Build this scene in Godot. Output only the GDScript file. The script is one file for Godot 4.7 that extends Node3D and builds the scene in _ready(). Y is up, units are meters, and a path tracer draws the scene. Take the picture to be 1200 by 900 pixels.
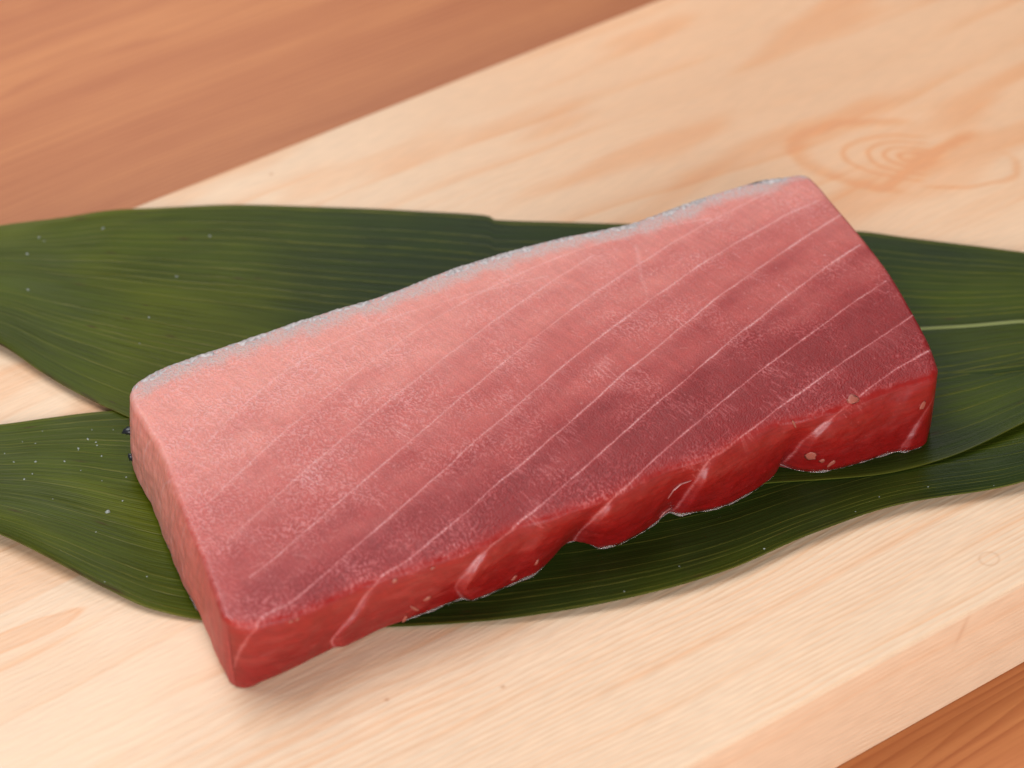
extends Node3D
# A block of raw tuna on two broad leaves on a pale wooden board. Lengths in the tables are centimetres.

const BOARD_TOP := 2.7
const TABLE_TOP := -0.4
const BOARD_TURN := 35.4          # degrees, the long side of the board and the grain of the table
const BLOCK_TURN := 27.0
const BLOCK_AT := Vector2(-9.86, 3.55)
const BLOCK_TOP := 4.99
const BLOCK_EDGE := 4.87          # height where the top rounds over into the sides
const BLOCK_LOW := 2.84
const LONG := 20.0
const WIDE := 9.0
const DEEP := 2.75

# outlines of the block, in its own axes: seen from above at the upper edge, and where it meets the leaves
const BACK = [0.20, -0.67, 0.90, -0.93, 1.56, -1.07, 2.78, -1.12, 4.03, -1.17, 5.29, -1.22, 6.54, -1.23, 7.28, -1.19, 8.32, -1.24, 9.27, -1.35, 10.22, -1.42, 11.78, -1.40, 13.31, -1.28, 14.30, -1.12, 15.17, -0.99, 16.44, -1.06, 17.87, -1.15, 19.25, -1.13, 20.13, -0.95, 20.87, -0.76]
const RIGHT = [20.87, -0.76, 20.87, -0.07, 20.81, 0.72, 20.70, 2.23, 20.50, 4.07, 20.10, 5.96, 19.75, 7.33, 19.38, 8.41]
const FRONT = [-0.94, 8.50, -0.28, 8.90, 0.65, 8.96, 1.68, 8.83, 2.77, 8.73, 4.28, 8.76, 5.43, 8.77, 6.95, 8.55, 7.85, 8.63, 8.80, 8.65, 9.90, 8.54, 11.21, 8.38, 12.26, 8.44, 13.55, 8.22, 14.60, 8.15, 15.46, 8.29, 16.38, 8.34, 17.79, 8.29, 19.38, 8.41]
const LEFT = [0.20, -0.67, 0.03, 0.27, 0.03, 1.40, -0.13, 2.96, -0.38, 4.71, -0.58, 6.32, -0.71, 7.15, -0.94, 8.50]
const FRONT_LOW = [-0.87, 8.50, -0.32, 8.70, 0.85, 8.61, 2.01, 8.42, 3.25, 8.38, 3.93, 8.43, 5.36, 8.38, 6.16, 8.45, 7.26, 8.42, 8.03, 8.11, 8.70, 7.75, 8.94, 7.76, 9.34, 8.18, 10.00, 8.34, 10.81, 8.21, 11.60, 7.93, 11.91, 8.05, 13.01, 8.35, 13.83, 8.26, 14.63, 7.99, 15.11, 7.63, 15.34, 7.90, 15.87, 8.32, 16.79, 8.53, 18.07, 8.61, 18.68, 8.69, 19.19, 8.61]
const LEFT_LOW = [-0.01, -0.46, -0.20, 0.50, -0.25, 1.55, -0.41, 2.84, -0.63, 4.84, -0.68, 6.17, -0.81, 7.49, -0.87, 8.50]
# the white seams between the muscle segments, on the unrolled surface of the block (x along, y across; past 9 is the front side)
const SEAMS = [
	[0.45, 11.59, 1.38, 10.83, 1.30, 10.08, 1.22, 9.33, 1.14, 8.58, 1.05, 7.83, 0.99, 7.08, 0.98, 6.33, 1.06, 5.58, 1.19, 4.83, 1.36, 4.08, 1.57, 3.34, 1.85, 2.60, 2.18, 1.89, 2.58, 1.20, 3.05],
	[0.50, 16.59, 0.95, 15.38, 0.65, 14.17, 0.52, 12.97, 0.66, 11.78, 0.86, 10.59, 1.06, 9.39, 1.30, 8.21, 1.54, 7.03, 1.86, 5.89, 2.31, 4.79, 2.79, 3.71, 3.31, 2.67, 3.81, 1.65, 4.33, 0.67, 4.88],
	[0.60, 13.10, 1.01, 12.11, 1.43, 11.11, 1.81, 10.14, 2.14, 9.19, 2.47, 8.26, 2.80, 7.35, 3.14, 6.45, 3.49, 5.59, 3.89, 4.75, 4.30, 3.92, 4.71, 3.11, 5.10, 2.31, 5.46, 1.53, 5.83, 0.76, 6.24],
	[0.70, 18.59, 0.64, 17.12, 0.95, 15.67, 1.25, 14.25, 1.67, 12.86, 2.28, 11.51, 2.88, 10.20, 3.40, 8.92, 3.92, 7.69, 4.48, 6.49, 4.98, 5.33, 5.56, 4.20, 6.13, 3.08, 6.65, 1.98, 7.09, 0.91, 7.56],
	[0.85, 19.68, 1.34, 18.07, 1.88, 16.47, 2.27, 14.91, 2.75, 13.41, 3.35, 11.96, 4.05, 10.54, 4.63, 9.19, 5.22, 7.87, 5.87, 6.58, 6.41, 5.33, 7.03, 4.12, 7.65, 2.93, 8.18, 1.74, 8.59, 0.62, 9.02, 0.05, 10.81],
	[0.95, 20.01, 2.06, 18.61, 2.78, 17.28, 3.24, 15.99, 3.71, 14.73, 4.24, 13.50, 4.79, 12.34, 5.39, 11.20, 5.94, 10.06, 6.41, 8.96, 6.91, 7.90, 7.46, 6.83, 7.86, 5.79, 8.26, 4.78, 8.69, 3.79, 9.00, 3.15, 9.95, 2.65, 10.75, 2.65, 11.25, 2.88, 11.68],
	[1.00, 19.77, 3.53, 18.71, 4.07, 17.65, 4.50, 16.62, 4.91, 15.64, 5.39, 14.67, 5.84, 13.70, 6.26, 12.76, 6.68, 11.85, 7.17, 10.94, 7.53, 10.03, 7.87, 9.16, 8.23, 8.32, 8.64, 7.48, 8.97, 6.67, 9.20, 6.05, 10.09, 5.95, 10.63, 6.30, 11.69],
	[1.00, 19.75, 5.19, 19.02, 5.56, 18.29, 5.89, 17.55, 6.15, 16.82, 6.42, 16.11, 6.71, 15.43, 7.07, 14.74, 7.35, 14.05, 7.61, 13.35, 7.82, 12.69, 8.09, 12.05, 8.43, 11.41, 8.68, 10.76, 8.91, 10.19, 9.12, 9.69, 10.19, 9.66, 11.51, 10.02, 11.68],
	[1.00, 19.98, 6.69, 19.44, 6.97, 18.93, 7.19, 18.42, 7.39, 17.90, 7.54, 17.39, 7.69, 16.88, 7.85, 16.39, 8.04, 15.91, 8.25, 15.45, 8.49, 14.97, 8.68, 14.48, 8.83, 14.00, 8.92, 13.52, 8.98, 13.06, 9.05, 12.71, 9.97, 12.50, 11.10, 12.45, 11.69],
	[0.95, 19.95, 8.08, 19.71, 8.18, 19.48, 8.24, 19.26, 8.31, 19.03, 8.38, 18.81, 8.45, 18.59, 8.53, 18.37, 8.61, 18.14, 8.67, 17.91, 8.74, 17.69, 8.81, 17.47, 8.88, 17.26, 8.94, 17.05, 8.99, 16.87, 9.06, 16.15, 9.84, 15.95, 11.09, 15.91, 11.66],
	[0.80, 19.95, 9.83, 19.51, 10.32, 19.10, 11.10, 18.95, 11.65],
	[0.70, -0.01, 2.04, -0.56, 1.79, -1.15, 1.77, -1.87, 1.95, -2.70, 2.05],
	[0.80, 0.06, 3.76, -0.45, 3.38, -1.01, 3.29, -1.68, 3.27, -2.17, 3.38, -2.71, 3.50],
	[0.70, -0.01, 5.34, -0.40, 5.22, -0.99, 5.27, -2.13, 5.51, -2.71, 5.93],
]
# margins of the two leaves: x, z, height above the board
const UPPER_FAR = [-22.3, -3.6, 0.30, -19.5, -5.3, 0.33, -16.9, -6.1, 0.30, -14.8, -6.7, 0.28, -13.0, -7.1, 0.25, -11.2, -7.6, 0.20, -8.0, -8.0, 0.15, -5.0, -7.9, 0.12, -2.5, -7.7, 0.12, -0.7, -7.5, 0.12, -0.5, -7.3, 0.12, 1.2, -7.2, 0.12, 3.5, -7.1, 0.12, 6.9, -7.0, 0.12, 10.1, -6.7, 0.15, 11.3, -6.4, 0.17, 12.5, -6.1, 0.20, 14.7, -5.5, 0.22, 17.7, -4.6, 0.22, 21.4, -2.7, 0.20]
const UPPER_NEAR = [-22.3, -3.5, 0.30, -19.8, -3.3, 0.33, -16.9, -2.8, 0.30, -14.1, -1.3, 0.25, -12.8, -0.2, 0.20, -11.8, 0.6, 0.17, -10.4, 1.5, 0.14, -7.7, 2.9, 0.10, -4.9, 4.1, 0.09, -2.2, 4.6, 0.09, 0.4, 4.8, 0.09, 3.5, 4.8, 0.09, 5.6, 4.4, 0.09, 6.8, 4.1, 0.09, 8.0, 4.0, 0.10, 9.6, 3.8, 0.11, 11.2, 3.3, 0.15, 13.7, 1.9, 0.22, 16.9, -0.1, 0.22, 21.4, -2.6, 0.20]
const UPPER_RIB = [-22.3, -3.5, 0.30, -14.3, -2.7, 0.25, -10.6, -0.6, 0.12, -5.1, -0.6, 0.09, 2.4, -1.7, 0.09, 9.5, -2.1, 0.10, 11.5, -2.3, 0.12, 14.3, -2.5, 0.15, 17.4, -2.6, 0.17, 21.4, -2.7, 0.20]
const LOWER_FAR = [-22.7, 4.1, 0.25, -19.1, 3.0, 0.28, -15.9, 2.4, 0.25, -13.6, 2.0, 0.20, -12.3, 1.6, 0.15, -10.8, 1.3, 0.10, -9.2, 1.1, 0.08, -5.1, 1.2, 0.08, 0.5, 1.2, 0.08, 6.9, 0.4, 0.08, 10.7, -0.3, 0.08, 14.0, -0.6, 0.10, 18.9, -1.7, 0.10, 23.7, -2.1, 0.10]
const LOWER_NEAR = [-22.7, 4.2, 0.25, -18.8, 4.7, 0.30, -15.4, 5.5, 0.30, -13.1, 6.4, 0.28, -11.6, 7.3, 0.25, -10.2, 8.2, 0.22, -8.9, 8.9, 0.17, -7.7, 9.2, 0.11, -5.5, 9.5, 0.07, -2.7, 9.4, 0.08, -0.8, 9.3, 0.15, 1.1, 9.0, 0.20, 3.4, 8.4, 0.25, 5.4, 7.6, 0.28, 7.6, 6.3, 0.30, 9.9, 5.2, 0.30, 13.3, 4.3, 0.25, 18.3, 1.6, 0.15, 23.7, -2.0, 0.10]
# crumbs of white fat on the cut sides: x, y on the unrolled block, length, width, turn
const CRUMBS = [4.62, 11.42, 0.3, 0.11, 70, 4.85, 10.95, 0.34, 0.08, 125, 5.17, 10.62, 0.2, 0.12, 20, 4.3, 9.12, 0.17, 0.11, 30, 5.3, 9.14, 0.14, 0.07, 20, 1.52, 9.07, 0.14, 0.06, 10, 1.68, 9.07, 0.12, 0.06, 10, 7.6, 11.25, 0.2, 0.12, 35, 8.22, 10.86, 0.18, 0.08, 60, 15.72, 9.08, 0.3, 0.06, 115, 17.43, 8.86, 0.32, 0.24, 10, 16.32, 10.75, 0.28, 0.34, 60, 16.6, 11, 0.16, 0.12, 30, 16.88, 11.26, 0.28, 0.14, 50, 19.5, 9.9, 0.3, 0.16, 30]
# places on the top where white fibre ends show
const CLUSTERS = [8.23, 8.54, 12.51, 8.87, 13.76, 7.80, 12.90, 7.01, 15.67, 7.12, 8.89, 7.57, 9.75, 6.65, 15.32, 8.21, 8.74, 4.83, 5.92, 4.68, 17.45, 8.80, 16.54, 7.72, 11.36, 5.05, 3.19, 5.28]

var back: PackedVector2Array
var right: PackedVector2Array
var front: PackedVector2Array
var left: PackedVector2Array
var front_low: PackedVector2Array
var left_low: PackedVector2Array
var lobes := []
var wobble := FastNoiseLite.new()
var rng := RandomNumberGenerator.new()


func _ready() -> void:
	# --- camera ---
	var cam := Camera3D.new()
	cam.name = "camera"
	add_child(cam)
	var pitch := deg_to_rad(40.0)
	cam.position = Vector3(0, 0.027 + 0.79 * sin(pitch), 0.79 * cos(pitch))
	cam.rotation = Vector3(-pitch, 0, 0)
	cam.near = 0.05
	cam.far = 20.0
	var lens := CameraAttributesPhysical.new()
	lens.frustum_focal_length = 90.67
	lens.frustum_focus_distance = 0.755
	lens.exposure_aperture = 9.0
	lens.frustum_near = 0.05
	lens.frustum_far = 20.0
	cam.attributes = lens
	cam.fov = 15.08
	cam.current = true
	# --- surroundings and exposure ---
	var env := Environment.new()
	env.background_mode = Environment.BG_COLOR
	env.background_color = Color(0.34, 0.34, 0.345)
	env.tonemap_mode = Environment.TONE_MAPPER_LINEAR
	env.tonemap_exposure = 0.765
	env.sdfgi_enabled = true
	env.ssao_enabled = true
	env.ssil_enabled = true
	var we := WorldEnvironment.new()
	we.name = "surroundings"
	we.environment = env
	add_child(we)
	# --- studio lamps: a large soft box behind the board on the left, a weaker one on the right ---
	softbox("soft_box_above", Vector3(-0.52, 1.38, -0.40), Vector3(0, 0.03, 0), Vector2(1.2, 1.0), 2.85, Color(0.99, 0.99, 1.0))
	softbox("soft_box_far", Vector3(0.0, 0.80, -1.15), Vector3(0, 0.03, -0.03), Vector2(1.2, 0.28), 0.36, Color(0.98, 0.99, 1.0), 25.0)
	softbox("soft_box_front", Vector3(0.16, 0.60, 1.5), Vector3(0, 0.03, 0), Vector2(1.4, 0.9), 4.1, Color(0.99, 0.99, 1.0))

	rng.seed = 7
	wobble.seed = 3
	wobble.noise_type = FastNoiseLite.TYPE_SIMPLEX_SMOOTH
	wobble.frequency = 1.0
	wobble.fractal_type = FastNoiseLite.FRACTAL_FBM
	wobble.fractal_octaves = 3
	make_table()
	make_board()
	var lower := make_leaf("broad_leaf", LOWER_FAR, LOWER_NEAR, [], 0.02, 21)
	tag(lower, "long dark green leaf under the front of the tuna, lying beneath the other leaf", "leaf", "broad leaves under the tuna")
	var upper := make_leaf("broad_leaf", UPPER_FAR, UPPER_NEAR, UPPER_RIB, 0.075, 55)
	tag(upper, "wide green leaf behind the tuna with yellow midrib at right, topmost of the two leaves", "leaf", "broad leaves under the tuna")
	make_block()
	make_ice()


func softbox(called: String, at: Vector3, to: Vector3, size: Vector2, energy: float, color: Color, roll := 0.0) -> void:
	var l := AreaLight3D.new()
	l.name = called
	l.area_size = size
	l.light_energy = energy
	l.light_color = color
	l.area_range = 8.0
	l.area_attenuation = 2.0
	l.shadow_enabled = true
	add_child(l)
	l.look_at_from_position(at, to, Vector3.UP)
	l.rotate_object_local(Vector3.BACK, deg_to_rad(-roll))


# ---------------------------------------------------------------- helpers

func tag(o: Node3D, label: String, category: String, group := "", kind := "") -> void:
	o.set_meta("label", label)
	o.set_meta("category", category)
	if group:
		o.set_meta("group", group)
	if kind:
		o.set_meta("kind", kind)


func thing(called: String) -> Node3D:
	var o := Node3D.new()
	o.name = called
	add_child(o, true)
	return o


func put(called: String, mesh: Mesh, mat: Material, parent: Node3D = self) -> MeshInstance3D:
	var o := MeshInstance3D.new()
	o.name = called
	o.mesh = mesh
	o.material_override = mat
	if parent == self and called != "":
		pass
	parent.add_child(o, true)
	return o


func noise(s: int, octaves := 3, kind := FastNoiseLite.FRACTAL_FBM) -> FastNoiseLite:
	var n := FastNoiseLite.new()
	n.seed = s
	n.noise_type = FastNoiseLite.TYPE_SIMPLEX_SMOOTH
	n.frequency = 1.0
	n.fractal_type = kind
	n.fractal_octaves = octaves
	return n


func smooth(a: float, b: float, x: float) -> float:
	var t := clampf((x - a) / (b - a), 0.0, 1.0)
	return t * t * (3.0 - 2.0 * t)


# monotone cubic through a list of numbers: row k of `step` columns, looked up by column `key`
func pchip(list: Array, step: int, key: int, col: int, at: float) -> float:
	var n := list.size() / step
	var i := 0
	var lo := 0
	var hi := n - 2
	while lo < hi:
		var mid := (lo + hi + 1) / 2
		if float(list[mid * step + key]) <= at:
			lo = mid
		else:
			hi = mid - 1
	i = lo
	var x0: float = list[i * step + key]
	var x1: float = list[(i + 1) * step + key]
	var y0: float = list[i * step + col]
	var y1: float = list[(i + 1) * step + col]
	var h := maxf(x1 - x0, 1e-6)
	var d := (y1 - y0) / h
	var m0 := d
	var m1 := d
	if i > 0:
		var hp: float = maxf(x0 - float(list[(i - 1) * step + key]), 1e-6)
		var dp: float = (y0 - float(list[(i - 1) * step + col])) / hp
		m0 = 0.0 if dp * d <= 0.0 else 2.0 * dp * d / (dp + d)
	if i < n - 2:
		var hn: float = maxf(float(list[(i + 2) * step + key]) - x1, 1e-6)
		var dn: float = (float(list[(i + 2) * step + col]) - y1) / hn
		m1 = 0.0 if dn * d <= 0.0 else 2.0 * dn * d / (dn + d)
	var t := clampf((at - x0) / h, 0.0, 1.0)
	var t2 := t * t
	var t3 := t2 * t
	return (2 * t3 - 3 * t2 + 1) * y0 + (t3 - 2 * t2 + t) * h * m0 + (3 * t2 - 2 * t3) * y1 + (t3 - t2) * h * m1


func table_of(list: Array, key: int) -> PackedVector2Array:
	# an outline as 601 points evenly spaced in column `key`
	var clean := []
	var last := -1e9
	for i in list.size() / 2:
		var k: float = maxf(float(list[i * 2 + key]), last + 0.002)
		last = k
		clean.append(k if key == 0 else list[i * 2])
		clean.append(k if key == 1 else list[i * 2 + 1])
	var out := PackedVector2Array()
	var a: float = clean[key]
	var b: float = clean[clean.size() - 2 + key]
	for i in 601:
		var x := lerpf(a, b, i / 600.0)
		out.append(Vector2(pchip(clean, 2, key, 0, x), pchip(clean, 2, key, 1, x)))
	return out


func ev(c: PackedVector2Array, k: float) -> Vector2:
	var f := clampf(k, 0.0, 1.0) * 600.0
	var i := mini(int(f), 599)
	return c[i].lerp(c[i + 1], f - i)


# a grid of nu x nv points as one indexed mesh with smooth normals; flip turns it over
func sheet(st_arrays: Dictionary, nu: int, nv: int, p: PackedVector3Array, uv: PackedVector2Array, flip := false, colors := PackedColorArray()) -> void:
	var base: int = st_arrays.p.size()
	var n := PackedVector3Array()
	n.resize(nu * nv)
	for j in nv:
		for i in nu:
			var a := p[j * nu + maxi(i - 1, 0)]
			var b := p[j * nu + mini(i + 1, nu - 1)]
			var c := p[maxi(j - 1, 0) * nu + i]
			var d := p[mini(j + 1, nv - 1) * nu + i]
			var m := (d - c).cross(b - a).normalized()
			n[j * nu + i] = -m if flip else m
	var idx := PackedInt32Array()
	for j in nv - 1:
		for i in nu - 1:
			var a := base + j * nu + i
			if flip:
				idx.append_array([a, a + nu, a + 1, a + 1, a + nu, a + nu + 1])
			else:
				idx.append_array([a, a + 1, a + nu, a + 1, a + nu + 1, a + nu])
	st_arrays.p.append_array(p)
	st_arrays.n.append_array(n)
	st_arrays.uv.append_array(uv)
	st_arrays.c.append_array(colors)
	st_arrays.i.append_array(idx)


func fresh() -> Dictionary:
	return {"p": PackedVector3Array(), "n": PackedVector3Array(), "uv": PackedVector2Array(), "c": PackedColorArray(), "i": PackedInt32Array()}


func commit(a: Dictionary) -> ArrayMesh:
	var arr := []
	arr.resize(Mesh.ARRAY_MAX)
	arr[Mesh.ARRAY_VERTEX] = a.p
	arr[Mesh.ARRAY_NORMAL] = a.n
	arr[Mesh.ARRAY_TEX_UV] = a.uv
	if a.c.size() == a.p.size():
		arr[Mesh.ARRAY_COLOR] = a.c
	arr[Mesh.ARRAY_INDEX] = a.i
	var m := ArrayMesh.new()
	m.add_surface_from_arrays(Mesh.PRIMITIVE_TRIANGLES, arr)
	return m


# a bent tube with a radius at each point, lengths in metres
func tube(a: Dictionary, pts: PackedVector3Array, radii: PackedFloat32Array, sides := 8, flat := 1.0) -> void:
	var p := PackedVector3Array()
	var uv := PackedVector2Array()
	for k in pts.size():
		var d := (pts[mini(k + 1, pts.size() - 1)] - pts[maxi(k - 1, 0)]).normalized()
		var side := d.cross(Vector3.UP).normalized()
		var up := side.cross(d)
		for s in sides + 1:
			var t := TAU * s / sides
			p.append(pts[k] + (side * cos(t) + up * sin(t) * flat) * radii[k])
			uv.append(Vector2(float(s) / sides, float(k) / pts.size()))
	sheet(a, sides + 1, pts.size(), p, uv)


func image_of(w: int, h: int, bytes: PackedByteArray) -> ImageTexture:
	return ImageTexture.create_from_image(Image.create_from_data(w, h, false, Image.FORMAT_RGB8, bytes))


# ---------------------------------------------------------------- table and board

func make_table() -> void:
	var m := StandardMaterial3D.new()
	m.resource_name = "brown_wood"
	var w := 1024
	var h := 1024   # 60 cm along the grain, 30 cm across, repeating
	var coarse := noise(11, 4)
	var fine := noise(12, 3)
	var rgbs := PackedByteArray()
	rgbs.resize(w * h * 3)
	var k := 0
	for y in h:
		var ay := TAU * y / h
		var cy := cos(ay) * 30.0 / TAU
		var sy := sin(ay) * 30.0 / TAU
		for x in w:
			var u := 60.0 * x / w
			u = minf(u, 60.0 - u)
			var big := coarse.get_noise_3d(cy * 0.33, sy * 0.33, u * 0.028)
			var ring := coarse.get_noise_3d(cy * 0.12 + 9.0, sy * 0.12, u * 0.012) * 2.6 + cy * 1.3 + sy * 0.9
			var f := fposmod(ring * 2.6, 1.0)
			var late := pow(f, 3.0) * (1.0 if f < 0.93 else (1.0 - f) / 0.07)
			var pore := fine.get_noise_3d(cy * 5.5, sy * 5.5, u * 0.22)
			var v := 0.62 + big * 0.34 - late * 0.42 + pore * 0.18
			rgbs[k] = clampi(int(255 * (0.61 + 0.22 * v)), 0, 255)
			rgbs[k + 1] = clampi(int(255 * (0.31 + 0.24 * v)), 0, 255)
			rgbs[k + 2] = clampi(int(255 * (0.145 + 0.18 * v)), 0, 255)
			k += 3
	m.albedo_texture = image_of(w, h, rgbs)
	m.roughness = 0.42
	m.metallic_specular = 0.5
	var a := fresh()
	slab(a, -75, 75, -52, 48, TABLE_TOP - 3.0, TABLE_TOP, 0.3, Vector2(1.0 / 60, 1.0 / 30), Vector2.ZERO)
	var t := put("wooden_table", commit(a), m)
	t.rotation.y = deg_to_rad(BOARD_TURN)
	tag(t, "reddish brown wooden table top under the pale board", "table")


# a slab with small chamfers in cm, u along and v across; uv is laid out flat over the top and on down the long sides
func slab(a: Dictionary, u0: float, u1: float, v0: float, v1: float, low: float, top: float, c: float, uvs: Vector2, uvo: Vector2) -> void:
	var prof := [[v0, low, v0 - (top - low)], [v0, top - c, v0 - c], [v0 + c * 0.3, top - c * 0.3, v0], [v0 + c, top, v0 + c], [v1 - c, top, v1 - c], [v1 - c * 0.3, top - c * 0.3, v1], [v1, top - c, v1 + c], [v1, low, v1 + (top - low)]]
	for k in prof.size() - 1:
		var p := PackedVector3Array()
		var uv := PackedVector2Array()
		for q in [prof[k], prof[k + 1]]:
			for u in [u0, u1]:
				p.append(Vector3(u, q[1], q[0]) * 0.01)
				uv.append(Vector2(u, q[2]) * uvs + uvo)
		sheet(a, 2, 2, p, uv)
	for e in [u0, u1]:
		var p := PackedVector3Array()
		var uv := PackedVector2Array()
		for q in [[v0, low], [v1, low], [v0, top - c], [v1, top - c], [v0 + c, top], [v1 - c, top]]:
			p.append(Vector3(e, q[1], q[0]) * 0.01)
			uv.append(Vector2(e + q[1], q[0]) * uvs + uvo)
		sheet(a, 2, 3, p, uv, e == u1)
	var p := PackedVector3Array([Vector3(u0, low, v0) * 0.01, Vector3(u1, low, v0) * 0.01, Vector3(u0, low, v1) * 0.01, Vector3(u1, low, v1) * 0.01])
	sheet(a, 2, 2, p, PackedVector2Array([Vector2(0, 0), Vector2(1, 0), Vector2(0, 1), Vector2(1, 1)]), true)


func make_board() -> void:
	var w := 1150
	var h := 1500
	var u0 := -21.0
	var v0 := -16.4
	var du := 48.0 / w
	var dv := 33.6 / h
	var slow := noise(31, 3)
	var fine := noise(32, 2)
	var rgbs := PackedByteArray()
	rgbs.resize(w * h * 3)
	var rough := PackedByteArray()
	rough.resize(w * h * 3)
	var k := 0
	for y in h:
		var v := v0 + dv * y
		var front_fine := smooth(4.0, 9.0, v)
		for x in w:
			var u := u0 + du * x
			# rings bend round the knot
			var ku := u - 16.1
			var kv := v + 1.5
			var e2 := ku * ku / 5.3 + kv * kv / 1.3
			var pull := exp(-e2 * 0.28)
			var r := v + (0.75 + 0.5 * smooth(3.0, -5.0, v)) * slow.get_noise_2d(u * 0.03, v * 0.08) + 0.12 * slow.get_noise_2d(u * 0.12 + 40.0, v * 0.5)
			r += pull * 1.3 * (1.0 if kv > 0 else -1.0) * (1.0 - exp(-absf(kv) * 2.0))
			# broad latewood lines, wider apart at the back
			var f := fposmod(r * (0.62 + 0.2 * front_fine), 1.0)
			var late := pow(f, 5.0) * smooth(1.0, 0.94, f)
			late *= 0.10 + 0.65 * smooth(-0.25, 0.35, slow.get_noise_2d(u * 0.06 + 90.0, v * 0.25))
			# fine straight lines
			var g := fposmod(r * (5.3 + 1.6 * slow.get_noise_2d(7.0, v * 0.05)), 1.0)
			var thin := pow(g, 2.0) * smooth(1.0, 0.8, g) * (0.22 + 0.55 * front_fine)
			thin *= 0.5 + 0.5 * smooth(-0.4, 0.3, slow.get_noise_2d(u * 0.1 + 20.0, v * 0.3))
			# the flame-shaped figure at the back
			var flame := smooth(0.05, 0.5, slow.get_noise_2d(u * 0.075 + 5.0, v * 0.32 + 3.0)) * smooth(4.0, -2.0, v)
			# the knot: nested arcs, and two orange streaks from its heart
			var ka := (ku + kv) * 0.707
			var kb := (kv - ku) * 0.707
			var e := sqrt(ka * ka + kb * kb * 4.2) + 0.22 * slow.get_noise_2d(u * 0.5, v * 0.5)
			var arc := 0.0
			if e < 4.8:
				var left_half := smooth(0.35, -0.1, ka)
				arc += left_half * (0.8 * exp(-pow((e - 0.55) / 0.09, 2.0)) + 0.75 * exp(-pow((e - 1.05) / 0.09, 2.0)) + 0.65 * exp(-pow((e - 1.65) / 0.10, 2.0)) + 0.6 * exp(-pow((e - 2.35) / 0.10, 2.0)))
				arc += 0.55 * exp(-pow((e - 2.9) / 0.13, 2.0)) * smooth(-0.2, 0.6, ka) * smooth(-1.0, 0.0, kb)
				arc += 0.5 * smooth(4.3, 3.8, e) * smooth(3.0, 3.9, e) * smooth(0.0, -1.0, ka)
			var t1 := ka * 0.68 - kb * 0.73
			var n1 := ka * 0.73 + kb * 0.68
			var t2 := kb * 0.85 - ka * 0.53
			var n2 := ka * 0.85 + kb * 0.53
			var st1 := exp(-pow(n1 / (0.12 + 0.06 * absf(t1)), 2.0)) * smooth(-0.4, 0.2, t1) * smooth(2.8, 1.2, t1)
			var st2 := exp(-pow((n2 - 0.1) / 0.17, 2.0)) * smooth(-0.3, 0.3, t2) * smooth(2.6, 1.2, t2)
			var heart := clampf(st1 + 0.75 * st2 + 0.7 * exp(-(ku * ku + kv * kv) / 0.25), 0.0, 1.0) * (0.75 + 0.5 * slow.get_noise_2d(u * 1.2, v * 1.2))
			# an orange streak at the left
			var sv := (v - 0.85 - 0.04 * (u + 15.0)) / 0.32
			var su := (u + 15.6) / 1.7
			var d2 := su * su + sv * sv + 0.5 * slow.get_noise_2d(u * 0.5, v * 1.6)
			var streak := smooth(1.1, 0.75, d2) * 0.45 + 0.5 * exp(-pow((d2 - 1.0) / 0.18, 2.0))
			var fleck := fine.get_noise_2d(u * 0.9, v * 9.0)
			var tone := slow.get_noise_2d(u * 0.05 + 60.0, v * 0.12 + 60.0)
			var warm := clampf(0.60 * late + thin * 0.68 + 0.30 * flame + 0.40 * smooth(-4.0, 14.0, u) * smooth(6.0, -3.0, v) + 0.78 * arc + 1.0 * heart + 0.7 * streak, 0.0, 1.0)
			warm *= 1.0 - 0.5 * smooth(13.6, 13.9, v)
			var l := 1.0 + 0.034 * fleck + 0.035 * tone
			var cr := lerpf(0.890, 0.850, warm) * l
			var cg := lerpf(0.770, 0.585, warm) * l
			var cb := lerpf(0.645, 0.390, warm) * l
			# small stains: a dried drop with a rim, a streak, two specks
			var ring := sqrt(pow(u - 5.86, 2.0) + pow((v - 12.64) * 1.1, 2.0))
			var mark := 0.28 * exp(-pow((ring - 0.26) / 0.035, 2.0))
			mark += 0.3 * exp(-pow((u - 3.96 + (v - 14.3) * 0.4) / 0.09, 2.0) - pow((v - 14.3) / 0.42, 2.0))
			for s in [Vector2(-6.81, 9.16), Vector2(-9.34, 7.89), Vector2(-0.23, -12.1)]:
				mark += 0.8 * exp(-(pow(u - s.x, 2.0) + pow(v - s.y, 2.0)) / 0.0028)
			mark = minf(mark, 1.0)
			cr *= 1.0 - 0.18 * mark
			cg *= 1.0 - 0.30 * mark
			cb *= 1.0 - 0.38 * mark
			rgbs[k] = clampi(int(255 * cr), 0, 255)
			rgbs[k + 1] = clampi(int(255 * cg), 0, 255)
			rgbs[k + 2] = clampi(int(255 * cb), 0, 255)
			rough[k] = clampi(int(255 * (0.5 + 0.3 * fleck - 0.35 * thin - 0.3 * late)), 0, 255)
			rough[k + 1] = clampi(int(255 * (0.46 + 0.12 * fleck - 0.08 * warm)), 0, 255)
			k += 3
	var m := StandardMaterial3D.new()
	m.resource_name = "pale_cypress_wood"
	m.albedo_texture = image_of(w, h, rgbs)
	var rt := image_of(w, h, rough)
	m.roughness_texture = rt
	m.roughness_texture_channel = BaseMaterial3D.TEXTURE_CHANNEL_GREEN
	m.roughness = 1.0
	m.heightmap_enabled = true
	m.heightmap_texture = rt
	m.heightmap_scale = 0.012
	m.texture_repeat = false
	var a := fresh()
	slab(a, -20.9, 26.9, -13.03, 13.82, TABLE_TOP + 0.01, BOARD_TOP, 0.09, Vector2(1.0 / 48.0, 1.0 / 33.6), Vector2(21.0 / 48.0, 16.4 / 33.6))
	var b := put("cutting_board", commit(a), m)
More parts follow.
